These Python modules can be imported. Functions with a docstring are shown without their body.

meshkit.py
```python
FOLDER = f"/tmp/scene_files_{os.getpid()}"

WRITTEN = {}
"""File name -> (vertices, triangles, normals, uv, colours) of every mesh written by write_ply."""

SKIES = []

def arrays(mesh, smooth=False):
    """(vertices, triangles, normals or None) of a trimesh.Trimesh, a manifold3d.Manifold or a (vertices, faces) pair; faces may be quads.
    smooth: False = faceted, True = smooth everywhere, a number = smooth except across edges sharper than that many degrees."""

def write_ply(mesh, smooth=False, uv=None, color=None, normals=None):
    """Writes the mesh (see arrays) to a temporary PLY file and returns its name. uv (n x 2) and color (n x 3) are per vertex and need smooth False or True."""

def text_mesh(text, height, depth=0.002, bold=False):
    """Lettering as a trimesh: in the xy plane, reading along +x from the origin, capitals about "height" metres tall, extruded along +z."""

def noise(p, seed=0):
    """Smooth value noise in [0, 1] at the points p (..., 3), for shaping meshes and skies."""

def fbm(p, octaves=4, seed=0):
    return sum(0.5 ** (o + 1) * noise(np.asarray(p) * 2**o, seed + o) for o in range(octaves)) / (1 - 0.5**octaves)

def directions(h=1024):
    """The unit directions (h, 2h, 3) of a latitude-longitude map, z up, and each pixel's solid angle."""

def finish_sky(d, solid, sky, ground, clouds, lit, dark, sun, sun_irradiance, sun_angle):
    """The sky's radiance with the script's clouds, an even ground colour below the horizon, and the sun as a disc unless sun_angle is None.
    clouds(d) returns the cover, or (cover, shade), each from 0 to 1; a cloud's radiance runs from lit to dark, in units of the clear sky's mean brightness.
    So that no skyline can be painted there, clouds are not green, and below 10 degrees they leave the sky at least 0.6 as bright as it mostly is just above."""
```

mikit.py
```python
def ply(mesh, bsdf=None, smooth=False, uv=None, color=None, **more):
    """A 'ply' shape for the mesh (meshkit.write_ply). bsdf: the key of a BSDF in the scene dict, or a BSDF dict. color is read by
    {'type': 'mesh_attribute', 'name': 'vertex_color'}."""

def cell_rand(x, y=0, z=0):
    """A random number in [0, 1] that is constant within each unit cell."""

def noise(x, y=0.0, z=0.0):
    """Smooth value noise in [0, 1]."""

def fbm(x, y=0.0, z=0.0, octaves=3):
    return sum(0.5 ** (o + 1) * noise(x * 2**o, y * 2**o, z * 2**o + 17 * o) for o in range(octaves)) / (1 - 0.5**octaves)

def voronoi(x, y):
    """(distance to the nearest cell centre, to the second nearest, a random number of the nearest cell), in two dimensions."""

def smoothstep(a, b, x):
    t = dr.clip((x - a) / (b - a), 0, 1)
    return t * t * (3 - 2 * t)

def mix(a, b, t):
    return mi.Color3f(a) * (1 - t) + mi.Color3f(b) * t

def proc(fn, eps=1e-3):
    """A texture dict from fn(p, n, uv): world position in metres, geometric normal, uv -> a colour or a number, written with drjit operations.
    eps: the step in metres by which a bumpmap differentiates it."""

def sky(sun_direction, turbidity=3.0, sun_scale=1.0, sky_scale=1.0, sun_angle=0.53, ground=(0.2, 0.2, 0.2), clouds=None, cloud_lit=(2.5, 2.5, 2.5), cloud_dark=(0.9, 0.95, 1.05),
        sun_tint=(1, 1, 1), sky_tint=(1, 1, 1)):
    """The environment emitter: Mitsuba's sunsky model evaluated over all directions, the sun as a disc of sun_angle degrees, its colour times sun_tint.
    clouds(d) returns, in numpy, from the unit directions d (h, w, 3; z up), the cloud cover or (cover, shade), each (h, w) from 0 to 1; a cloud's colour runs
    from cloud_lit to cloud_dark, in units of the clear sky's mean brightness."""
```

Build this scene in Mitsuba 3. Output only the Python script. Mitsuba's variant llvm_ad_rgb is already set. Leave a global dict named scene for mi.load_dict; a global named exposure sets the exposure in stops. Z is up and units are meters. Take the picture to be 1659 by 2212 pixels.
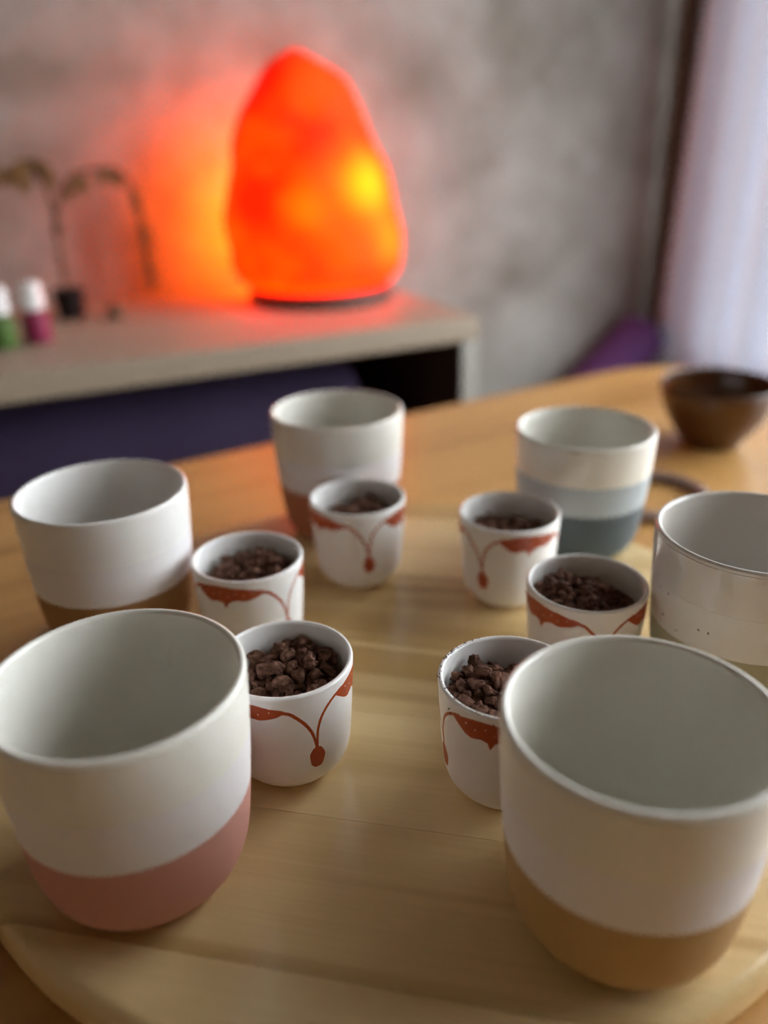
import math, random
import numpy as np, trimesh, shapely
import shapely.geometry as sg
import shapely.affinity as sa
import manifold3d as m3
from scipy.interpolate import PchipInterpolator
import drjit as dr
import mitsuba as mi
import mikit, meshkit
from mikit import noise, fbm, smoothstep, mix, proc, cell_rand

T4 = mi.ScalarTransform4f
scene, labels = {}, {}
ZB = 0.45                                   # height of the round board's top above the floor
A = math.radians(25.3)                      # the back wall's direction in plan
U = np.array([math.cos(A), math.sin(A), 0.0])      # along the back wall, to the right
N = np.array([math.sin(A), -math.cos(A), 0.0])     # from the back wall into the room
O = np.array([-0.0451, 1.4072, 0.0])        # on the back wall, in line with the end of the shelf unit


def room(s, t, z):
    """A point given along the back wall, away from it, and above the floor."""
    return O + s * U + t * N + np.array([0, 0, z])


# ------------------------------------------------------------------ camera
FOCAL, PITCH, ROLL = 1776.28, 0.4307, -0.0234
fw = np.array([0, math.cos(PITCH), -math.sin(PITCH)])
r0, u0 = np.array([1.0, 0, 0]), np.array([0, math.sin(PITCH), math.cos(PITCH)])
up = -math.sin(ROLL) * r0 + math.cos(ROLL) * u0
eye = np.array([0, 0, ZB + 0.2415])
scene['type'] = 'scene'
scene['camera'] = {'type': 'thinlens', 'fov': math.degrees(2 * math.atan(829.5 / FOCAL)), 'fov_axis': 'x',
                   'aperture_radius': 0.0045, 'focus_distance': 0.322,
                   'to_world': T4().look_at(origin=eye.tolist(), target=(eye + fw).tolist(), up=up.tolist())}
exposure = 1.15
# ------------------------------------------------------------------ daylight through the window in the right wall
scene['sky'] = mikit.sky((-0.55 * U + 0.1 * N + np.array([0, 0, 0.8])).tolist(), turbidity=4.0, sun_scale=0.0, sky_scale=23.0,
                         ground=(0.25, 0.25, 0.24), clouds=lambda d: np.full(d.shape[:2], 0.75) * (d[..., 2] > -0.05), cloud_lit=(1.55, 1.52, 1.40), cloud_dark=(1.25, 1.22, 1.15),
                         sky_tint=(0.95, 1.0, 1.0))


# ------------------------------------------------------------------ materials
def rgb(*c):
    return {'type': 'rgb', 'value': list(map(float, c))}


def mat(key, color, rough=0.5, bump=None, bump_scale=1.0, **kw):
    b = {'type': 'principled', 'base_color': rgb(*color) if isinstance(color, tuple) else proc(color), 'roughness': rough, 'specular': kw.pop('specular', 0.5), **kw}
    if bump is not None:
        b = {'type': 'bumpmap', 'bump_texture': proc(bump, eps=kw.get('eps', 5e-4)), 'scale': bump_scale, 'bsdf': b}
    scene[key] = {'type': 'twosided', 'bsdf': b}
    return key


def lum(c, k):
    return mi.Color3f(c) * k


def wood(light, dark, ang, ring=70.0, along=2.2, seed=0.0, strength=1.0):
    ca, sn = math.cos(ang), math.sin(ang)

    def fn(p, n, uv):
        a = p.x * ca + p.y * sn
        b = -p.x * sn + p.y * ca
        w = fbm(a * along + seed, b * 9 + seed, p.z * 9, 2) * 0.06
        g = fbm(a * along * 1.5 + seed, (b + w) * ring, p.z * 20 + seed, 3)
        f = noise(a * 14 + seed, b * 900, p.z * 300)
        t = smoothstep(0.45, 0.70, g) * 0.95 + 0.16 * f
        return mix(dark, light, 1 - dr.clip(t * strength, 0, 1))
    return fn


def plaster(p, n, uv):
    a = p.x * U[0] + p.y * U[1]
    g = fbm(a * 9, p.z * 9, p.y * 2, 4)
    h = fbm(a * 22 + 9, p.z * 22 + 3, p.y * 5, 3)
    t = dr.clip(0.5 + (g - 0.5) * 1.7 + (h - 0.5) * 0.6, 0, 1)
    return mix((0.215, 0.208, 0.175), (0.410, 0.420, 0.390), t)


mat('m_plaster', plaster, 0.9, bump=lambda p, n, uv: fbm(p.x * 25, p.y * 25, p.z * 25, 3), bump_scale=0.004)
mat('m_warm_wall', (0.58, 0.49, 0.38), 0.9)
mat('m_white_wall', (0.70, 0.70, 0.70), 0.9)
mat('m_ceiling', (0.36, 0.30, 0.23), 0.9)
mat('m_shade_and_rod', (0.06, 0.052, 0.046), 0.6)  # near black: shade of the corner gap put into colour; also the rod
GRAIN = math.radians(-12.2)
BOARD = [((0.65, 0.48, 0.235), (0.42, 0.265, 0.095)), ((0.70, 0.53, 0.275), (0.47, 0.31, 0.12)), ((0.60, 0.43, 0.20), (0.38, 0.235, 0.085))]
for k, (l, d) in enumerate(BOARD):
    mat(f'm_board_{k}', wood(l, d, GRAIN, ring=48, along=1.6, seed=3.7 * k + 1), 0.22, specular=0.55)
TABLE_ANG = math.radians(31)
mat('m_table', wood((0.52, 0.29, 0.095), (0.34, 0.165, 0.045), TABLE_ANG, ring=40, along=1.5, seed=5.0), 0.30, specular=0.5)
mat('m_floor', wood((0.30, 0.18, 0.09), (0.2, 0.11, 0.05), TABLE_ANG, ring=30), 0.5)
mat('m_white_glaze', (0.74, 0.73, 0.70), 0.16, specular=0.5)
mat('m_cream_glaze', (0.71, 0.70, 0.635), 0.22, specular=0.5)
mat('m_grey_glaze', (0.60, 0.575, 0.53), 0.06, specular=0.6)
mat('m_bisque', (0.70, 0.68, 0.68), 0.6)
mat('m_porcelain', (0.78, 0.78, 0.76), 0.2, specular=0.5)


def speckled(p, n, uv):
    s = noise(p.x * 330, p.y * 330, p.z * 330)
    return mix((0.60, 0.585, 0.54), (0.12, 0.09, 0.07), smoothstep(0.93, 0.955, s))


mat('m_speckled', speckled, 0.35)
CLAY = {'pink': (0.50, 0.245, 0.20), 'ochre': (0.40, 0.255, 0.105), 'brown': (0.30, 0.155, 0.06), 'terracotta': (0.36, 0.125, 0.065),
        'slate': (0.055, 0.082, 0.098), 'olive': (0.33, 0.31, 0.20), 'paleblue': (0.36, 0.42, 0.455)}
for k, c in CLAY.items():
    mat('m_' + k, c, 0.55)
mat('m_print', (0.31, 0.047, 0.012), 0.3)


def nib_color(p, n, uv):
    t = fbm(p.x * 420, p.y * 420, p.z * 420, 3)
    return mix((0.055, 0.024, 0.015), (0.165, 0.084, 0.056), smoothstep(0.3, 0.72, t))


mat('m_nib', nib_color, 0.8, specular=0.12)
mat('m_shelf', (0.33, 0.27, 0.20), 0.5)
mat('m_dark_wood', (0.06, 0.04, 0.028), 0.6)
mat('m_edge', (0.36, 0.355, 0.32), 0.5)
mat('m_purple', (0.032, 0.020, 0.056), 0.9, sheen=0.2)
mat('m_violet', (0.12, 0.045, 0.17), 0.9, sheen=0.3)
mat('m_black', (0.008, 0.006, 0.006), 0.6, specular=0.2)
mat('m_twig', (0.09, 0.045, 0.018), 0.8)
mat('m_dry_leaf', (0.15, 0.075, 0.018), 0.8)
mat('m_white_plastic', (0.75, 0.75, 0.74), 0.35)
mat('m_green', (0.06, 0.13, 0.02), 0.3)
mat('m_magenta', (0.22, 0.015, 0.06), 0.3)
mat('m_stone', (0.16, 0.09, 0.05), 0.7)
mat('m_amber', (0.075, 0.026, 0.005), 0.08, clearcoat=0.6, clearcoat_gloss=0.9, specular=0.6)
mat('m_amber_dark', (0.075, 0.03, 0.012), 0.4)
mat('m_gold_glaze', (0.40, 0.24, 0.07), 0.25, specular=0.6)
mat('m_mauve', (0.26, 0.19, 0.18), 0.5)
scene['m_curtain'] = {'type': 'principledthin', 'base_color': rgb(0.70, 0.75, 0.84), 'roughness': 0.9, 'spec_trans': 0.0, 'diff_trans': 0.28}


# ------------------------------------------------------------------ helpers
def put(key, mesh, m, smooth=30, label=None, cat=None, group=None, kind=None, **kw):
    k, i = key, 0
    while k in scene:
        i += 1
        k = f'{key}_{i:03d}'
    scene[k] = mesh if isinstance(mesh, dict) else mikit.ply(mesh, m, smooth=smooth, **kw)
    tag(k, label, cat, group, kind)
    return k


def tag(k, label=None, cat=None, group=None, kind=None):
    e = {a: b for a, b in (('label', label), ('category', cat), ('group', group), ('kind', kind)) if b}
    if e:
        labels.setdefault(k, {}).update(e)


taken = set()


def thing(name, label, cat, group=None):
    k, i = name, 0
    while k in taken:
        i += 1
        k = f'{name}_{i:03d}'
    taken.add(k)
    tag(k, label, cat, group)
    return k


def lathe(profile, center=(0, 0, 0), seg=112):
    """A closed ring (first and last points differ, joined) or, where both ends lie on the axis, a solid of revolution."""
    P = np.asarray(profile, float)
    on_axis = P[0, 0] < 1e-9 and P[-1, 0] < 1e-9
    if not on_axis:
        P = np.vstack([P, P[:1]])
    ang = np.arange(seg) * 2 * np.pi / seg
    v, idx = [], []
    for r, z in P:
        if r < 1e-9:
            idx.append([len(v)] * seg); v.append((0, 0, z))
        else:
            idx.append(list(range(len(v), len(v) + seg)))
            v += [(r * math.cos(a), r * math.sin(a), z) for a in ang]
    f = []
    for i in range(len(P) - 1):
        a, b = idx[i], idx[i + 1]
        for j in range(seg):
            k = (j + 1) % seg
            if a[j] != a[k]: f.append((a[j], a[k], b[k]))
            if b[j] != b[k]: f.append((a[j], b[k], b[j]))
    m = trimesh.Trimesh(np.array(v) + np.asarray(center), np.array(f), process=False)
    m.merge_vertices()
    if m.volume < 0: m.invert()
    return m


def box_room(s0, s1, t0, t1, z0, z1, bevel=0.0):
    """A box laid out along the back wall, its edges rounded by bevel."""
    if bevel:
        e = np.array([(s1 - s0) / 2 - bevel, (t1 - t0) / 2 - bevel, (z1 - z0) / 2 - bevel])
        ball = m3.Manifold.sphere(bevel, 12)
        h = m3.Manifold.batch_hull([ball.translate([float(a * e[0]), float(b * e[1]), float(c * e[2])]) for a in (-1, 1) for b in (-1, 1) for c in (-1, 1)])
        mm = h.to_mesh()
        m = trimesh.Trimesh(mm.vert_properties[:, :3], mm.tri_verts, process=False)
    else:
        m = trimesh.creation.box((s1 - s0, t1 - t0, z1 - z0))
    v = m.vertices + [(s0 + s1) / 2, (t0 + t1) / 2, (z0 + z1) / 2]
    m = trimesh.Trimesh(O + v[:, :1] * U + v[:, 1:2] * N + v[:, 2:] * [0, 0, 1], m.faces, process=False)
    if m.volume < 0: m.invert()
    return m


def tube(points, radius, sides=10):
    v, f = trimesh.Trimesh, None
    p = np.asarray(points, float)
    t = np.gradient(p, axis=0); t /= np.linalg.norm(t, axis=1, keepdims=True)
    ref = np.array([0.31, 0.47, 0.82]); a = np.cross(t, ref); a /= np.linalg.norm(a, axis=1, keepdims=True)
    b = np.cross(t, a); ang = np.arange(sides) * 2 * np.pi / sides
    R = np.broadcast_to(radius, (len(p),))
    V = p[:, None] + R[:, None, None] * (np.cos(ang)[None, :, None] * a[:, None] + np.sin(ang)[None, :, None] * b[:, None])
    V = np.vstack([V.reshape(-1, 3), p[:1], p[-1:]])
    F = []
    n = len(p)
    for i in range(n - 1):
        for j in range(sides):
            k = (j + 1) % sides
            F += [(i * sides + j, i * sides + k, (i + 1) * sides + k), (i * sides + j, (i + 1) * sides + k, (i + 1) * sides + j)]
    for j in range(sides):
        k = (j + 1) % sides
        F += [(n * sides, k, j), (n * sides + 1, (n - 1) * sides + j, (n - 1) * sides + k)]
    m = trimesh.Trimesh(V, F, process=False)
    if m.volume < 0: m.invert()
    return m


def curve(pts, n=40):
    p = np.asarray(pts, float)
    s = np.r_[0, np.cumsum(np.linalg.norm(np.diff(p, axis=0), axis=1))]
    return PchipInterpolator(s, p)(np.linspace(0, s[-1], n))


# ------------------------------------------------------------------ the room
S0, S1, T1, H = -2.6, 0.684, 3.2, 2.5
put('floor', box_room(S0 - .1, S1 + .1, -.1, T1 + .1, -0.1, 0), 'm_floor', kind='structure', label='brown wooden floor')
put('ceiling', box_room(S0 - .1, S1 + .1, -.1, T1 + .1, H, H + .1), 'm_ceiling', kind='structure', label='pale ceiling')
put('wall_back', box_room(S0 - .1, S1 + .1, -.1, 0, 0, H), 'm_plaster', kind='structure', label='mottled grey plaster wall behind the shelf')
put('wall_left', box_room(S0 - .1, S0, 0, T1, 0, H), 'm_warm_wall', kind='structure')
put('wall_front', box_room(S0 - .1, S1 + .1, T1, T1 + .1, 0, H), 'm_warm_wall', kind='structure')
WT0, WT1, WZ0, WZ1 = 0.13, 1.95, 0.30, 1.60
walls = trimesh.util.concatenate([box_room(S1, S1 + .1, 0, WT0, 0, H), box_room(S1, S1 + .1, WT1, T1, 0, H),
                                  box_room(S1, S1 + .1, WT0, WT1, 0, WZ0), box_room(S1, S1 + .1, WT0, WT1, WZ1, H)])
put('wall_right', walls, 'm_white_wall', kind='structure', label='white wall with the window opening')
put('shade_strip_1', box_room(S1 - .028, S1 - .0005, .018, .050, 0.0, H), 'm_shade_and_rod', kind='structure', label='dark strip standing in for the shaded corner gap beside the curtain')  # added solid for the gap's shade; also stops window light leaking past the curtain


def curtain():
    ns, nz = 420, 60
    zs = np.linspace(0.03, 2.38, nz)
    V = []
    for z in zs:
        zz = z - ZB
        t0 = float(np.interp(zz, [-0.42, -0.2, 0.08, 0.44, 1.9], [0.030, 0.0345, 0.0476, 0.0635, 0.085]))
        q = np.linspace(0, 1, ns)
        t = t0 + q * (0.46 - t0)
        ph = 2 * np.pi * (q * 5.4 + 0.06 * np.sin(q * 17) + 0.03 * np.sin(z * 2 + q * 5))
        d = 0.019 * np.sin(ph) * (0.75 + 0.25 * np.sin(q * 23 + 1)) + 0.006 * np.sin(ph * 2.3 + z)
        s = S1 - 0.036 + d * np.clip(q * 9, 0.3, 1) * np.where(q < 0.12, 0.6, 1)
        for a, b in zip(s, t): V.append(room(a, b, z))
    i, j = np.meshgrid(np.arange(nz - 1), np.arange(ns - 1), indexing='ij')
    Q = np.stack([i * ns + j, i * ns + j + 1, (i + 1) * ns + j + 1, (i + 1) * ns + j], -1).reshape(-1, 4)
    return np.array(V), Q


ct = thing('curtain', 'sheer white curtain in soft folds at the right of the room', 'curtain')
put(ct + '__fabric', curtain(), 'm_curtain', smooth=True)
put(ct + '__rod', tube([room(S1 - .036, t, 2.40) for t in (0.03, 1.0, 2.2)], 0.012), 'm_shade_and_rod')

# ------------------------------------------------------------------ coffee table
TO, TU, TV = np.array([-0.1811, 0.6819, 0]), np.array([math.cos(TABLE_ANG), math.sin(TABLE_ANG), 0]), np.array([math.sin(TABLE_ANG), -math.cos(TABLE_ANG), 0])
ZT = ZB - 0.018


def rounded_slab(poly, z0, z1, r, n=4):
    """A slab of a plan outline whose upper and lower edges are rounded by r."""
    parts = []
    lv = [(-r * (1 - math.sin(a)), z0 + r * (1 - math.cos(a))) for a in np.linspace(0, math.pi / 2, n)] + \
         [(-r * (1 - math.cos(a)), z1 - r * (1 - math.sin(a))) for a in np.linspace(0, math.pi / 2, n)]
    out = None
    c0 = poly.simplify(0)
    rings = [np.array(poly.buffer(o, quad_segs=32).exterior.coords)[:-1] if abs(o) > 1e-9 else np.array(poly.exterior.coords)[:-1] for o, _ in lv]
    big = rings[int(np.argmax([o for o, _ in lv]))]
    cen = np.array(poly.centroid.coords[0])
    V = []
    nrm = []
    d = np.roll(big, -1, 0) - np.roll(big, 1, 0)
    d /= np.linalg.norm(d, axis=1, keepdims=True)
    nn = np.stack([d[:, 1], -d[:, 0]], 1)
    if ((big - cen) * nn).sum() < 0: nn = -nn
    k = len(big)
    for o, z in lv:
        V += [(x, y, z) for x, y in big + nn * o]
    V += [(*cen, z0), (*cen, z1)]
    F = []
    for i in range(len(lv) - 1):
        for j in range(k):
            q = (j + 1) % k
            F += [(i * k + j, i * k + q, (i + 1) * k + q), (i * k + j, (i + 1) * k + q, (i + 1) * k + j)]
    L = len(lv)
    for j in range(k):
        q = (j + 1) % k
        F += [(L * k, q, j), (L * k + 1, (L - 1) * k + j, (L - 1) * k + q)]
    m = trimesh.Trimesh(V, F, process=False)
    if m.volume < 0: m.invert()
    return m


def table_poly(s0, s1, v0, v1, r):
    p = sg.box(s0 + r, v0 + r, s1 - r, v1 - r).buffer(r, quad_segs=24)
    q = np.array(p.exterior.coords)
    return sg.Polygon([(TO + a * TU + b * TV)[:2] for a, b in q])


tb = thing('coffee_table', 'honey brown wooden coffee table with rounded corners, under the round board', 'table')
put(tb + '__tabletop', rounded_slab(table_poly(-0.62, 0.64, 0.0, 0.82, 0.12), ZT - 0.026, ZT, 0.005), 'm_table')
for s in (-0.5, 0.52):
    for v in (0.12, 0.70):
        c = TO + s * TU + v * TV
        leg = lathe([(0, 0), (0.014, 0), (0.0155, 0.002), (0.023, ZT - 0.026), (0, ZT - 0.026)], (c[0], c[1], 0), 32)
        put(tb + '__leg', leg, 'm_table')

# ------------------------------------------------------------------ round board of glued staves
BC, BR = np.array([0.0059, 0.3432]), 0.2027
bd = thing('round_board', 'round pale pine serving board carrying all the mugs and cups', 'board')
er = 0.006
prof = [(0, ZT), (BR - er, ZT)] + [(BR - er + er * math.sin(a), ZT + er - er * math.cos(a)) for a in np.linspace(0.2, math.pi / 2, 6)] + \
       [(BR - er + er * math.cos(a), ZB - er + er * math.sin(a)) for a in np.linspace(0, math.pi / 2, 8)] + [(0, ZB)]
disc = lathe(prof, (BC[0], BC[1], 0), 200)
man = m3.Manifold(m3.Mesh(np.asarray(disc.vertices, np.float32), np.asarray(disc.faces, np.uint32)))
gdir = np.array([math.cos(GRAIN), math.sin(GRAIN)]); gper = np.array([-gdir[1], gdir[0]])
cut = float((np.array([-0.0411, 0.2455]) - BC) @ gper)      # one joint that the photograph shows
joints = [cut + 0.0655 * k for k in range(-1, 5)]
edges = [-0.25] + joints + [0.25]
tone = [1, 0, 1, 0, 2, 1, 0]
for k in range(len(edges) - 1):
    w = edges[k + 1] - edges[k] - 0.00012
    b = m3.Manifold.cube([0.6, w, 0.1], True).translate([0, (edges[k] + edges[k + 1]) / 2, ZB]).rotate([0, 0, math.degrees(GRAIN)]).translate([float(BC[0]), float(BC[1]), 0])
    mm = (man ^ b).to_mesh()
    if len(mm.tri_verts): put(bd + '__stave', trimesh.Trimesh(mm.vert_properties[:, :3], mm.tri_verts), f'm_board_{tone[k]}', smooth=25)

# ------------------------------------------------------------------ mugs
RM, HM = 0.0425, 0.0833
FR = np.array([0, .02, .06, .14, .28, .5, .75, 1.0])
RFM = np.array([.60, .69, .775, .855, .905, .945, .98, 1.0])
RFS = np.array([.57, .655, .735, .85, .912, .945, .977, 1.0])


def outer(R, Hc, rf):
    f = PchipInterpolator(FR, rf)
    return lambda z: R * f(np.clip(z / Hc, 0, 1))


def vessel(R, Hc, rf, wall, floor_t, inset=0.0):
    """Profile of a cup: outside from the foot up, over a round rim, inside down."""
    o = outer(R, Hc, rf)
    rt = wall / 2
    zs = Hc * np.r_[0, .004, .01, .02, .035, .06, .09, .14, np.linspace(.2, (Hc - rt) / Hc, 16)]
    p = [(0, 0.0008), (o(0) * 0.86, 0.0008), (o(0) * 0.90, 0)] + [(float(o(z)) - inset, float(z)) for z in zs]
    rr = float(o(Hc - rt)) - inset / 2
    w2 = rt - inset / 2
    p += [(rr - w2 + w2 * math.cos(a), Hc - rt + rt * math.sin(a)) for a in np.linspace(0.25, math.pi - 0.25, 9)]
    zi = np.linspace(Hc - rt, floor_t + 0.012, 16)
    inner = [(float(o(z)) - wall, float(z)) for z in zi]
    p += inner
    r1 = inner[-1][0]
    p += [(r1 - 0.012 * (1 - math.cos(a)), floor_t + 0.012 * (1 - math.sin(a))) for a in np.linspace(0.15, math.pi / 2, 8)]
    p += [(r1 * 0.4, floor_t - 0.0002), (0, floor_t - 0.0003)]
    return p


def band(R, Hc, rf, z0, z1, d=0.0006, foot=False, top_round=False):
    """A ring that is the outer skin between two heights."""
    o = outer(R, Hc, rf)
    zs = np.linspace(z0, z1, max(6, int((z1 - z0) / 0.0025)))
    if foot: zs = np.r_[0, Hc * np.array([.004, .01, .02, .035, .06, .09, .14]), np.linspace(.18 * Hc, z1, 10)]
    out = [(float(o(z)), float(z)) for z in zs]
    if foot:
        return [(0, 0.0004), (float(o(0)) * .86, 0.0004), (float(o(0)) * .9, 0.0)] + out + [(float(o(z)) - d, float(z)) for z in zs[::-1]] + [(0, 0.0010)]
    ins = [(float(o(z)) - d, float(z)) for z in zs[::-1]]
    return out + ins


MUGS = [  # x, y, R, H, lower clay, middle, upper, label
    (-0.0889, 0.2221, RM, HM, 'm_pink', 'm_bisque', 'm_cream_glaze', 'white stoneware mug with a dusty pink lower band, front left on the board'),
    (0.0759, 0.1974, RM, HM, 'm_ochre', 'm_bisque', 'm_cream_glaze', 'white stoneware mug with a sandy tan lower band, front right and nearest'),
    (-0.1416, 0.3799, RM, HM, 'm_brown', 'm_bisque', 'm_white_glaze', 'white stoneware mug with an ochre brown foot, leftmost on the board behind the pink mug'),
    (-0.0287, 0.5052, RM, HM, 'm_terracotta', 'm_bisque', 'm_cream_glaze', 'white stoneware mug with a terracotta lower band, farthest back under the lamp'),
    (0.1230, 0.4717, 0.0419, 0.0785, 'm_slate', 'm_paleblue', 'm_cream_glaze', 'mug striped white, pale blue and slate blue, back right on the board'),
    (0.1613, 0.3179, RM, HM, 'm_olive', 'm_speckled', 'm_grey_glaze', 'glossy grey white mug with a speckled middle, cut by the right edge of the picture')]
for x, y, R, Hc, low, mid, top, lab in MUGS:
    t = thing('mug', lab, 'mug', 'stoneware mugs around the board')
    c = (x, y, ZB)
    z1, z2 = (0.0375, 0.0585) if low != 'm_slate' else (0.0352, 0.0542)
    if low == 'm_olive': z1, z2 = 0.040, 0.061
    put(t + '__body', lathe(vessel(R, Hc, RFM, 0.0030, 0.006, inset=0.0003), c, 144), top, smooth=40)
    put(t + '__base_band', lathe(band(R, Hc, RFM, 0, z1, 0.0005, foot=True), c, 144), low, smooth=40, label={'m_pink': 'dusty pink lower band', 'm_ochre': 'sandy tan lower band', 'm_brown': 'ochre brown foot', 'm_terracotta': 'terracotta lower band', 'm_slate': 'slate blue lower band', 'm_olive': 'olive grey lower band'}[low])
    put(t + '__middle_band', lathe(band(R, Hc, RFM, z1 + 0.00005, z2, 0.0005), c, 144), mid, smooth=40, label={'m_paleblue': 'pale blue middle band', 'm_speckled': 'speckled white middle band'}.get(mid, 'matte white middle band'))
    put(t + '__glaze_band', lathe(band(R, Hc, RFM, z2 + 0.00005, Hc - 0.0022, 0.0005), c, 144), top, smooth=40)

# ------------------------------------------------------------------ small cups, their print and the cacao nibs
RS, HS, WALL = 0.0278, 0.0519, 0.0021
DEG = RS * math.pi / 180


def motif():
    """The garland for one third of a turn: a pod, two stems, a leaf; x in degrees from the pod, y in mm."""
    k = DEG * 1000

    def smooth(pts):
        p = np.array([(a * k, b) for a, b in pts]); q = np.vstack([p, p[:1]])
        s = np.r_[0, np.cumsum(np.linalg.norm(np.diff(q, axis=0), axis=1))]
        from scipy.interpolate import CubicSpline
        return sg.Polygon(CubicSpline(s, q, bc_type='periodic')(np.linspace(0, s[-1], 90)[:-1])).buffer(0)

    def stem(pts, w0, w1):
        c = curve([(a * k, b, 0) for a, b in pts], 36)[:, :2]
        w = np.linspace(w0, w1, len(c))
        return shapely.union_all([sg.LineString(c[i:i + 2]).buffer(w[i]) for i in range(len(c) - 1)])
    rnd = random.Random(5)
    pod = sg.Polygon([((3.55 * math.cos(a) * (1 + .05 * math.sin(5 * a + 1)) - 0.15 * math.sin(a)), 19.6 + 5.3 * math.sin(a) * (1 + .03 * math.cos(6 * a))) for a in np.linspace(0, 2 * math.pi, 40)[:-1]])
    right = stem([(0, 24), (0.3, 31), (3.2, 37.5), (10.5, 43), (18, 45.6), (26, 47)], 0.52, 0.72)
    leaf_top = [(20, 45.6), (28, 47.6), (40, 48.8), (52, 49), (64, 48.4), (74, 48.0), (84, 47), (94, 45.4)]
    leaf_low = [(92, 44.3), (86, 42.8), (80, 41.9), (72, 41.3), (66, 41.7), (60, 40.7), (52.5, 39.7), (46, 40.6), (38, 39.8), (30, 41.4), (24, 43.6)]
    leaf = smooth(leaf_top + leaf_low)
    notch = sg.Polygon([(51.5 * k, 40.4), (53.6 * k, 37.2), (57.5 * k, 40.6)]).buffer(0.25)
    left = stem([(91, 45.2), (97, 44.5), (103.5, 41.8), (111, 37.2), (116.5, 31.3), (119.4, 24)], 0.80, 0.52)
    dots = shapely.union_all([sg.Point(a * k, b).buffer(0.30, quad_segs=3) for a, b in ((33, 45.6), (41, 44.2), (50, 45.8), (57, 43.8), (66, 45.6), (73, 44.0), (82, 45.4))])
    return shapely.union_all([pod, right, leaf, notch, left]).difference(dots)


MOTIF = motif()


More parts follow.
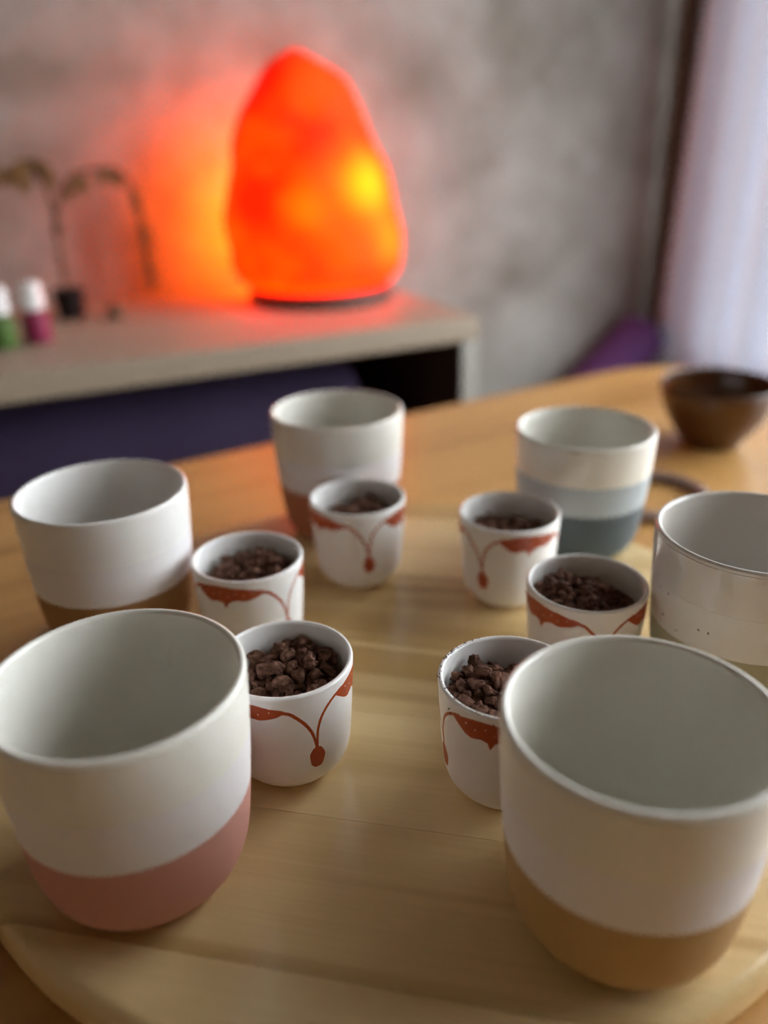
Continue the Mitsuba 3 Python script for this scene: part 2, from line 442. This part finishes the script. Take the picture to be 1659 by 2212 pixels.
def wrapped_print(rot):
    o = outer(RS, HS, RFS)
    out = []
    clip = []
    for q in range(6):                      # cut into strips so that no triangle spans far around the cup
        strip = sg.box(-10 + 24 * q * DEG * 1000 - 2, 0, -10 + 24 * (q + 1) * DEG * 1000 - 2, 60)
    x0, _, x1, _ = MOTIF.bounds
    step = 1.6
    xs = np.arange(x0 - .01, x1 + step, step)
    for i in range(len(xs) - 1):
        g = MOTIF.intersection(sg.box(xs[i], 0, xs[i + 1], 60))
        for poly in getattr(g, 'geoms', [g]):
            if poly.geom_type != 'Polygon' or poly.area < 1e-5: continue
            for tri in shapely.get_parts(shapely.constrained_delaunay_triangles(poly)):
                c = np.array(tri.exterior.coords)[:3]
                if ((c[1, 0] - c[0, 0]) * (c[2, 1] - c[0, 1]) - (c[1, 1] - c[0, 1]) * (c[2, 0] - c[0, 0])) < 0: c = c[::-1]
                out.append(c)
    P = np.array(out).reshape(-1, 2)
    sv, sf = trimesh.remesh.subdivide_to_size(np.c_[P, np.zeros(len(P))], np.arange(len(P)).reshape(-1, 3), 1.7)
    P = np.asarray(sv)[np.asarray(sf).ravel()][:, :2]
    V = []
    for third in range(3):
        ang = np.radians(rot + 120 * third) + P[:, 0] / 1000 / RS
        z = P[:, 1] / 1000
        r = o(z) + 0.00007
        V.append(np.stack([r * np.sin(ang), -r * np.cos(ang), z], 1))
    V = np.vstack(V)
    m = trimesh.Trimesh(V, np.arange(len(V)).reshape(-1, 3), process=False)
    m.merge_vertices()
    return m


def chunk(seed, sub=2):
    rng = np.random.default_rng(seed)
    m = trimesh.creation.icosphere(subdivisions=sub)
    v = m.vertices.copy()
    for _ in range(7):                      # broken facets
        d = rng.normal(size=3); d /= np.linalg.norm(d)
        h = rng.uniform(0.55, 0.85)
        e = v @ d - h
        v -= np.where(e > 0, e, 0)[:, None] * d * 0.92
    f1, f2 = rng.uniform(0, 50, 3), rng.uniform(0, 50, 3)
    v *= (1 + 0.50 * (meshkit.noise(v * 1.6 + f1) - 0.5) + 0.34 * (meshkit.noise(v * 3.4 + f2) - 0.5) + (0.12 * (meshkit.noise(v * 8.5 + f1) - 0.5) if sub > 2 else 0))[:, None]
    v *= rng.uniform((1.0, 0.72, 0.62), (1.35, 1.0, 0.9))
    v *= 1.0 / np.cbrt(abs(np.prod(v.max(0) - v.min(0)))) * 2
    return trimesh.Trimesh(v, m.faces, process=False)


CHUNKS = [chunk(40 + k) for k in range(10)]
CHUNK_PLY = [mikit.ply(c, 'm_nib', smooth=28) for c in CHUNKS]
CHUNK_FINE = [mikit.ply(chunk(40 + k, 3), 'm_nib', smooth=32) for k in range(10)]
CHUNK_LOW = [chunk(40 + k, 1) for k in range(10)]


def pile(seed, n, rmin, rmax, fill, tilt, keep):
    """Pieces dropped one after another into the cup: [(x, y, z, r)], then which of them show from above."""
    rng = np.random.default_rng(seed)
    Ri = 0.0243
    got = []
    base = fill - 0.0125
    for k in range(n):
        r = rmin + (rmax - rmin) * rng.random() ** 1.6
        best = None
        for _ in range(26):
            q = (Ri - r * 0.95) * math.sqrt(rng.random()); a = rng.random() * 2 * math.pi
            x, y = q * math.cos(a), q * math.sin(a)
            z = base + r * 0.4
            if got:
                g = np.array(got)
                d2 = (g[:, 0] - x) ** 2 + (g[:, 1] - y) ** 2
                s = (g[:, 3] + r) * 0.86
                ok = d2 < s * s
                if ok.any(): z = max(z, float((g[ok, 2] + np.sqrt(s[ok] ** 2 - d2[ok])).max()))
            score = z + tilt[0] * x + tilt[1] * y + 0.35 * (x * x + y * y) / Ri
            if best is None or score < best[0]: best = (score, x, y, z)
        got.append((*best[1:], r))
    g = np.array(got)
    xs = np.linspace(-Ri, Ri, 150)
    X, Y = np.meshgrid(xs, xs)
    hgt, idx = np.full(X.shape, -1.0), np.full(X.shape, -1)
    for k, (x, y, z, r) in enumerate(g):
        d = r * r - (X - x) ** 2 - (Y - y) ** 2
        h = np.where(d > 0, z + np.sqrt(np.maximum(d, 0)), -1)
        up_ = h > hgt
        hgt[up_] = h[up_]; idx[up_] = k
    seen = np.bincount(idx[idx >= 0], minlength=len(g))
    return g, list(np.argsort(-seen)[:keep])


CUPS = [  # x, y, pod angle, fill, pieces, size, tilt, individuals, label, where
    (-0.0416, 0.2762, 31, 0.0435, 150, (0.0019, 0.0036), (-0.15, -0.35), 62, 'white porcelain cup with a rust red leaf print, beside the pink mug', 'the white cup beside the pink mug'),
    (0.0469, 0.2604, -76, 0.0475, 210, (0.0014, 0.0031), (0.30, -0.1), 78, 'white porcelain cup with a crumb dusted rim, half hidden by the tan mug', 'the crumb dusted cup behind the tan mug'),
    (0.0931, 0.3310, 8, 0.0490, 210, (0.0014, 0.0031), (0.35, -0.1), 60, 'white porcelain cup filled almost to the rim, beside the glossy grey mug', 'the fullest cup, beside the glossy grey mug'),
    (0.0691, 0.4107, -39, 0.0455, 150, (0.0016, 0.0032), (0.1, 0.0), 32, 'white porcelain cup with a leaf print, in front of the blue striped mug', 'the cup in front of the blue striped mug'),
    (-0.0152, 0.4361, 14, 0.0478, 150, (0.0016, 0.0032), (-0.1, 0.0), 32, 'white porcelain cup with a leaf print, in front of the terracotta banded mug', 'the cup in front of the terracotta banded mug'),
    (-0.0689, 0.3650, 50, 0.0468, 150, (0.0018, 0.0034), (-0.1, -0.1), 36, 'white porcelain cup with a leaf print, beside the ochre footed mug', 'the cup beside the ochre footed mug')]
rq = np.random.default_rng(11)
cup_mesh = lathe(vessel(RS, HS, RFS, WALL, 0.004), (0, 0, 0), 128)
for ci, (x, y, rot, fill, n, (ra, rb), tilt, keep, lab, where) in enumerate(CUPS):
    t = thing('cup', lab, 'cup', 'small printed cups in the inner ring')
    put(t + '__body', cup_mesh.copy().apply_translation((x, y, ZB)), 'm_porcelain', smooth=40)
    put(t + '__printed_garland', wrapped_print(rot).apply_translation((x, y, ZB)), 'm_print', smooth=True, label='rust red print of leaves, stems and pods')
    g, top = pile(100 + ci, n, ra, rb, fill, tilt, keep)
    topset, low = set(top), []
    for k, (px, py, pz, r) in enumerate(g):
        v = int(rq.integers(10))
        ax = rq.normal(size=3); ax /= np.linalg.norm(ax); an = float(rq.uniform(0, 360))
        tr = T4().translate([float(x + px), float(y + py), float(ZB + pz)]).rotate(ax.tolist(), an).scale(float(r * 1.12))
        if k in topset:
            put('cacao_nib', {**(CHUNK_FINE if ci < 3 else CHUNK_PLY)[v], 'to_world': tr}, None, label='craggy dark brown cacao nib heaped in ' + where, cat='cacao nib', group='cacao nibs in ' + where)
        else:
            M = np.array(tr.matrix)
            low.append(trimesh.Trimesh(CHUNK_LOW[v].vertices @ M[:3, :3].T + M[:3, 3], CHUNK_LOW[v].faces, process=False))
    o = outer(RS, HS, RFS)
    zt = fill - 0.011
    pr = [(0, 0.0042), (0.012, 0.0043), (float(o(0.012)) - WALL - 0.004, 0.0075), (float(o(0.018)) - WALL - 0.0003, 0.018)] + [(float(o(zz)) - WALL - 0.0003, float(zz)) for zz in np.linspace(0.02, zt, 6)] + [(0, zt)]
    low.append(lathe(pr, (x, y, ZB), 40))
    put('cacao_nib_bed', trimesh.util.concatenate(low), 'm_nib', smooth=28, label='packed cacao nibs deeper down in ' + where, cat='cacao nibs', kind='stuff')

# crumbs on the rim of the second cup
cx, cy = CUPS[1][:2]
cr = []
for k in range(95):
    a = math.radians(rq.normal(-118, 26) if k < 70 else rq.uniform(-70, 10))
    if k < 70 and rq.random() < .5: a = math.radians(rq.normal(-128, 12))
    rr = RS - WALL / 2 + rq.normal(0, 0.00045)
    dz = math.sqrt(max(0, (WALL / 2) ** 2 - (rr - RS + WALL / 2) ** 2))
    m = CHUNK_LOW[k % 10].copy()
    m.apply_scale(float(rq.uniform(0.00012, 0.00030)))
    m.apply_translation((cx + rr * math.sin(a), cy - rr * math.cos(a), ZB + HS - WALL / 2 + dz))
    cr.append(m)
for z, a in ((0.0465, -62), (0.0452, -60), (0.049, -20)):
    m = CHUNK_LOW[3].copy(); m.apply_scale((0.0004)); rr = float(outer(RS, HS, RFS)(z))
    m.apply_translation((cx + rr * math.sin(math.radians(a)), cy - rr * math.cos(math.radians(a)), ZB + z)); cr.append(m)
put('cacao_crumbs', trimesh.util.concatenate(cr), 'm_nib', smooth=28, label='fine cacao crumbs on the rim of the cup behind the tan mug', cat='crumbs', kind='stuff')

# ------------------------------------------------------------------ things on the table behind the board
bw = thing('bowl', 'small glossy amber brown bowl at the far right of the table', 'bowl')
bc = (0.2970, 0.7000, ZT)
pb = [(0, .0012), (.021, .0012), (.022, 0), (.025, 0), (.0262, .0025), (.031, .009), (.038, .019), (.0445, .031), (.048, .043), (.0490, .0535), (.0480, .0555), (.0466, .0545), (.0455, .044), (.042, .032), (.035, .020), (.026, .010), (.012, .006), (0, .0055)]
pbs = curve([(a, b, 0) for a, b in pb[4:16]], 40)[:, :2].tolist()
put(bw + '__body', lathe(pb[:4] + pbs + pb[16:], bc, 96), 'm_amber', smooth=50)
put(bw + '__rim_band', lathe([(.0494, .0500), (.0496, .0545), (.0482, .0563), (.0462, .0552), (.0460, .0500)], bc, 96), 'm_amber_dark', smooth=50, label='dark brown rim')
rr_ = np.random.default_rng(3)
put('cord_ring', tube([np.array([0.205 + 0.040 * math.cos(a), 0.575 + 0.040 * math.sin(a), ZT + 0.0043]) for a in np.linspace(0, 2 * math.pi * 0.999, 90)], 0.0042), 'm_mauve', label='ring of mauve grey cord lying on the table between bowl and glossy mug', cat='cord')

# ------------------------------------------------------------------ low shelf unit
ZS = ZB + 0.03
su = thing('shelf_unit', 'low open shelf unit with a pale top along the plaster wall', 'shelf unit')
D, SL = 0.40, -1.75
put(su + '__top', box_room(SL, 0, 0.002, D, ZS - 0.030, ZS, 0.003), 'm_shelf')
put(su + '__side_panel', box_room(-0.022, -0.001, 0.004, D - 0.004, 0.0, ZS - 0.0302), 'm_dark_wood', label='dark brown end panel')
put(su + '__side_panel', box_room(SL + .001, SL + 0.022, 0.004, D - 0.004, 0.0, ZS - 0.0302), 'm_dark_wood')
put(su + '__edge_strip', box_room(-0.023, 0.0, D - 0.0038, D, 0.0, ZS - 0.0302), 'm_edge', label='pale front edge of the end panel')
put(su + '__edge_strip', box_room(SL, SL + 0.023, D - 0.0038, D, 0.0, ZS - 0.0302), 'm_edge', label='pale front edge of the end panel')
put(su + '__back_panel', box_room(SL + .0222, -0.0222, 0.004, 0.014, 0.0, ZS - 0.0302), 'm_dark_wood')
ZF = ZB - 0.205
put(su + '__lower_shelf', box_room(SL + .0222, -0.0222, 0.0142, D - 0.004, ZF - 0.022, ZF), 'm_dark_wood')


def bolster(s0, s1, t, z, r):
    pr = []
    L = s1 - s0
    e = 0.03
    for q in np.linspace(0, math.pi / 2, 8): pr.append((r - e + e * math.sin(q), e - e * math.cos(q)))
    for q in np.linspace(0.1, 0.9, 40): pr.append((r * (1 + 0.012 * math.sin(q * 40)), e + q * (L - 2 * e)))
    for q in np.linspace(0, math.pi / 2, 8): pr.append((r - e + e * math.cos(q), L - e + e * math.sin(q)))
    pr = [(0, 0.006), (r * .3, 0.004)] + pr + [(r * .3, L - 0.004), (0, L - 0.006)]
    m = lathe(pr, (0, 0, 0), 64)
    v = m.vertices
    P = room(0, t, z) + (s0 + v[:, 2:3]) * U + v[:, :1] * N + v[:, 1:2] * np.array([0, 0, 1.0])
    m = trimesh.Trimesh(P, m.faces, process=False)
    if m.volume < 0: m.invert()
    return m


put('bolster', bolster(-1.25, -0.13, 0.265, ZF + 0.0905, 0.09), 'm_purple', label='long dark purple bolster lying inside the shelf unit', cat='bolster', smooth=40)


# a slim bolster leaning into the corner beside the curtain
q1 = np.array([0.603, 0.328])
q0 = np.array([0.603 - (0.328 - 0.0465) / math.tan(math.radians(39)), 0.0465])
Lb = float(np.linalg.norm(q1 - q0)); dq = (q1 - q0) / Lb
bm = lathe([(0, 0), (.042, 0), (.047, .002), (.05, .008)] + [(.05, float(z)) for z in np.linspace(.02, Lb - .02, 30)] + [(.05, Lb - .008), (.047, Lb - .002), (.042, Lb), (0, Lb)], (0, 0, 0), 48)
bv = bm.vertices
ax3 = dq[0] * U + np.array([0, 0, dq[1]]); pe3 = -dq[1] * U + np.array([0, 0, dq[0]])
bm = trimesh.Trimesh(room(q0[0], 0.056, q0[1]) + bv[:, 2:3] * ax3 + bv[:, :1] * pe3 + bv[:, 1:2] * N, bm.faces, process=False)
if bm.volume < 0: bm.invert()
put('bolster', bm, 'm_violet', label='violet bolster leaning in the corner beside the curtain', cat='bolster', smooth=40)

# ------------------------------------------------------------------ salt lamp
LS, LT = -0.121, 0.1665
lc = room(LS, LT, ZS)
lamp = thing('salt_lamp', 'glowing orange rock salt lamp standing on the shelf unit', 'lamp')
rings = [(.0175, -.004, .086), (.0235, -.0038, .1029), (.0325, -.004, .114), (.0529, -.0046, .1215), (.0779, -.0038, .123), (.1025, -.0034, .1222), (.1326, -.0052, .1161), (.162, -.0073, .1085), (.1909, -.0099, .0999), (.2191, -.0122, .0893),
         (.244, -.0137, .0769), (.2684, -.0134, .0617), (.287, -.0134, .0457), (.3002, -.0153, .0303), (.3091, -.0171, .0148), (.3127, -.0156, .0053)]
zz, cxs, hw = np.array(rings).T
zf = np.linspace(zz[0], zz[-1], 60)
cxf, hwf = PchipInterpolator(zz, cxs)(zf), PchipInterpolator(zz, hw)(zf)
seg = 80
V, UV = [], []
rows = [(0.0, 1e-4, zf[0])] + list(zip(cxf, hwf, zf)) + [(cxf[-1], 1e-4, zf[-1] + 0.001)]
for i, (c_, h_, z) in enumerate(rows):
    for q in range(seg + 1):
        a = 2 * math.pi * (q % seg) / seg
        V.append((c_ + h_ * math.sin(a), h_ * 0.86 * math.cos(a), z)); UV.append((q / seg, i / (len(rows) - 1)))
V = np.array(V)
F = []
for i in range(len(rows) - 1):
    for j in range(seg):
        a, b, c_, d_ = i * (seg + 1) + j, i * (seg + 1) + j + 1, (i + 1) * (seg + 1) + j + 1, (i + 1) * (seg + 1) + j
        F += [(a, c_, b), (a, d_, c_)]
nrm = V - np.array([0, 0, .17]); nrm /= np.linalg.norm(nrm, axis=1, keepdims=True)
amp = (meshkit.noise(V * 17) - .5) * 0.016 + (meshkit.noise(V * 45 + 3) - .5) * 0.005
amp *= np.clip((V[:, 2] - zf[0]) / 0.03, 0, 1)
V = V + nrm * amp[:, None]
rock = trimesh.Trimesh(V + lc, F, process=False)
if rock.volume < 0: rock.invert()
hot1 = lc + np.array([0.076, -0.072, 0.155]); hot2 = lc + np.array([0.101, -0.055, 0.083]); hot3 = lc + np.array([-0.003, -0.10, 0.128]); hot4 = lc + np.array([0.040, -0.09, 0.072])
shade1 = lc + np.array([-0.045, -0.02, 0.295])
back = np.array([-0.22, 1.0, 0.0]); back /= np.linalg.norm(back)      # the unseen side, given extra glow to light the wall


def glow(p, n, uv):
    """The rock's uneven glow: near the bulb's cavities yellow, through thick salt red; more glow is added at the foot and hidden back."""
    g = fbm(p.x * 13 + 4, p.y * 13, p.z * 13 + 1, 3)
    t = smoothstep(0.30, 0.72, g)

    def bump(c, s):
        return dr.exp(-(dr.square(p.x - c[0]) + dr.square(p.y - c[1]) + dr.square(p.z - c[2])) / (s * s))
    col = mix((1.1, 0.007, 0.0), (1.4, 0.042, 0.0), t)
    col = col * (1 - 0.72 * bump(shade1, 0.05))
    col = col + mi.Color3f(0.6, 0.36, 0.0) * bump(hot1, 0.034) + mi.Color3f(0.4, 0.16, 0.0) * bump(hot2, 0.034) + mi.Color3f(0.2, 0.06, 0.0) * bump(hot3, 0.024) + mi.Color3f(0.2, 0.05, 0.0) * bump(hot4, 0.035)
    d = (p.x - lc[0]) * back[0] + (p.y - lc[1]) * back[1]
    return col + mi.Color3f(5.0, 0.05, 0.0) * (1 - smoothstep(0.012, 0.045, p.z - lc[2])) + mi.Color3f(13.0, 1.3, 0.0) * smoothstep(0.022, 0.080, d) * (1 - smoothstep(-0.05, 0.03, p.x - lc[0])) * (1 - smoothstep(0.15, 0.27, p.z - lc[2]))  # added glow: low down to light the shelf, hidden back for the wall


mat('m_salt', (0.28, 0.03, 0.004), 0.75, specular=0.15)
put(lamp + '__rock', rock, 'm_salt', smooth=True, uv=np.array(UV), emitter={'type': 'area', 'radiance': proc(glow)}, label='rough glowing block of orange salt')
put(lamp + '__base', lathe([(0, 0), (0.098, 0), (0.102, 0.003), (0.102, 0.015), (0.099, 0.018), (0, 0.018)], lc, 72), 'm_dark_wood', label='round dark wooden base', smooth=35)

# ------------------------------------------------------------------ small things on the left of the shelf
def bottle(s, t, liquid, lab):
    k = thing('bottle', lab, 'bottle', 'little bottles on the shelf')
    c = room(s, t, ZS)
    put(k + '__body', lathe([(0, 0.0005), (.013, 0.0005), (.0148, .0015), (.0155, .004), (.0155, .028), (.0145, .031), (.011, .034), (.009, .0345), (.009, .038), (0, .038)], c, 48), liquid, smooth=35)
    put(k + '__cap', lathe([(0, .0382), (.0128, .0382), (.0136, .039), (.0126, .066), (.0118, .068), (0, .0685)], c, 48), 'm_white_plastic', smooth=35, label='white cap')


bottle(-0.548, 0.268, 'm_green', 'little bottle of green liquid with a white cap, leftmost on the shelf')
bottle(-0.510, 0.258, 'm_magenta', 'little bottle of magenta liquid with a white cap, second from the left')

pl = thing('dried_plant', 'dried drooping plant in a small black pot on the shelf', 'plant')
pc = room(-0.4575, 0.128, ZS)
put(pl + '__pot', lathe([(0, 0), (.015, 0), (.0165, .001), (.0195, .036), (.020, .0375), (.0185, .0375), (.0175, .034), (0, .034)], pc, 48), 'm_black', smooth=35, label='small black pot')


def rp(s, t, z): return room(s, t, ZB + z)


put(pl + '__stem', tube(curve([rp(-.4575, .128, .060), rp(-.459, .118, .10), rp(-.456, .108, .141), rp(-.459, .10, .19), rp(-.470, .09, .222)], 30), np.linspace(.0032, .0022, 30)), 'm_twig')
put(pl + '__stem', tube(curve([rp(-.456, .108, .141), rp(-.445, .10, .175), rp(-.418, .09, .2035), rp(-.377, .085, .208), rp(-.352, .08, .190), rp(-.345, .078, .135), rp(-.343, .075, .075), rp(-.341, .075, .045)], 50), np.linspace(.003, .0018, 50)), 'm_twig')
put(pl + '__stem', tube(curve([rp(-.470, .09, .222), rp(-.50, .09, .210), rp(-.535, .09, .196), rp(-.57, .09, .16)], 30), np.linspace(.0022, .0015, 30)), 'm_twig')
put(pl + '__seed_head', trimesh.creation.icosphere(subdivisions=2, radius=.0075).apply_translation(rp(-.4555, .107, .139)), 'm_twig', smooth=True, label='round dark node on the stem')


def leaf(p0, p1, w):
    p0, p1 = np.asarray(p0), np.asarray(p1)
    n = 14
    q = np.linspace(0, 1, n)
    ax = p1 - p0; L = np.linalg.norm(ax); side = np.cross(ax / L, N); side /= np.linalg.norm(side)
    c = p0 + q[:, None] * ax + N * (0.12 * L * np.sin(q * 3))[:, None]
    hw_ = w * np.sin(np.pi * q ** 0.8) ** 0.8 + 1e-4
    rows = []
    for d in (0.0004, -0.0004):
        for s_ in (-1, 0, 1): rows.append(c + side * (s_ * hw_)[:, None] + N * (d - 0.15 * abs(s_) * hw_)[:, None])
    return trimesh.convex.convex_hull(np.vstack(rows)) if False else strip(rows, n)


def strip(rows, n):
    V = np.vstack(rows)
    F = []
    def quad(a, b):
        for i in range(n - 1): F.extend([(a * n + i, a * n + i + 1, b * n + i + 1), (a * n + i, b * n + i + 1, b * n + i)])
    quad(0, 1); quad(1, 2); quad(5, 4); quad(4, 3); quad(2, 5); quad(3, 0)
    m = trimesh.Trimesh(V, F, process=False)
    if m.volume < 0: m.invert()
    return m


rl = np.random.default_rng(8)
for (s, z, ds, dz, w) in [(-.470, .222, -.035, -.030, .011), (-.468, .221, .022, -.034, .011), (-.500, .210, -.030, -.016, .010), (-.482, .217, -.004, -.036, .010), (-.520, .203, -.018, -.026, .009), (-.440, .19, .012, -.018, .008), (-.418, .2035, .006, -.028, .009), (-.413, .204, -.014, -.022, .008), (-.377, .207, .012, -.024, .008), (-.383, .207, -.012, -.02, .007),
                          (-.352, .188, .006, -.05, .0065), (-.346, .145, .003, -.05, .0065), (-.344, .10, .002, -.05, .006)]:
    put(pl + '__leaf', leaf(rp(s, .088, z), rp(s + ds, .092, z + dz), w), 'm_dry_leaf', smooth=40)

st = trimesh.creation.icosphere(subdivisions=3, radius=.0125)
v_ = st.vertices * [1, .9, .75] * (1 + .16 * (meshkit.noise(st.vertices * 110) - .5))[:, None]
st = trimesh.Trimesh(v_ - [0, 0, v_[:, 2].min()] + room(-0.4056, .165, ZS - .0003), st.faces, process=False)
put('pebble', st, 'm_stone', smooth=True, label='small brown pebble on the shelf to the right of the black pot', cat='pebble')
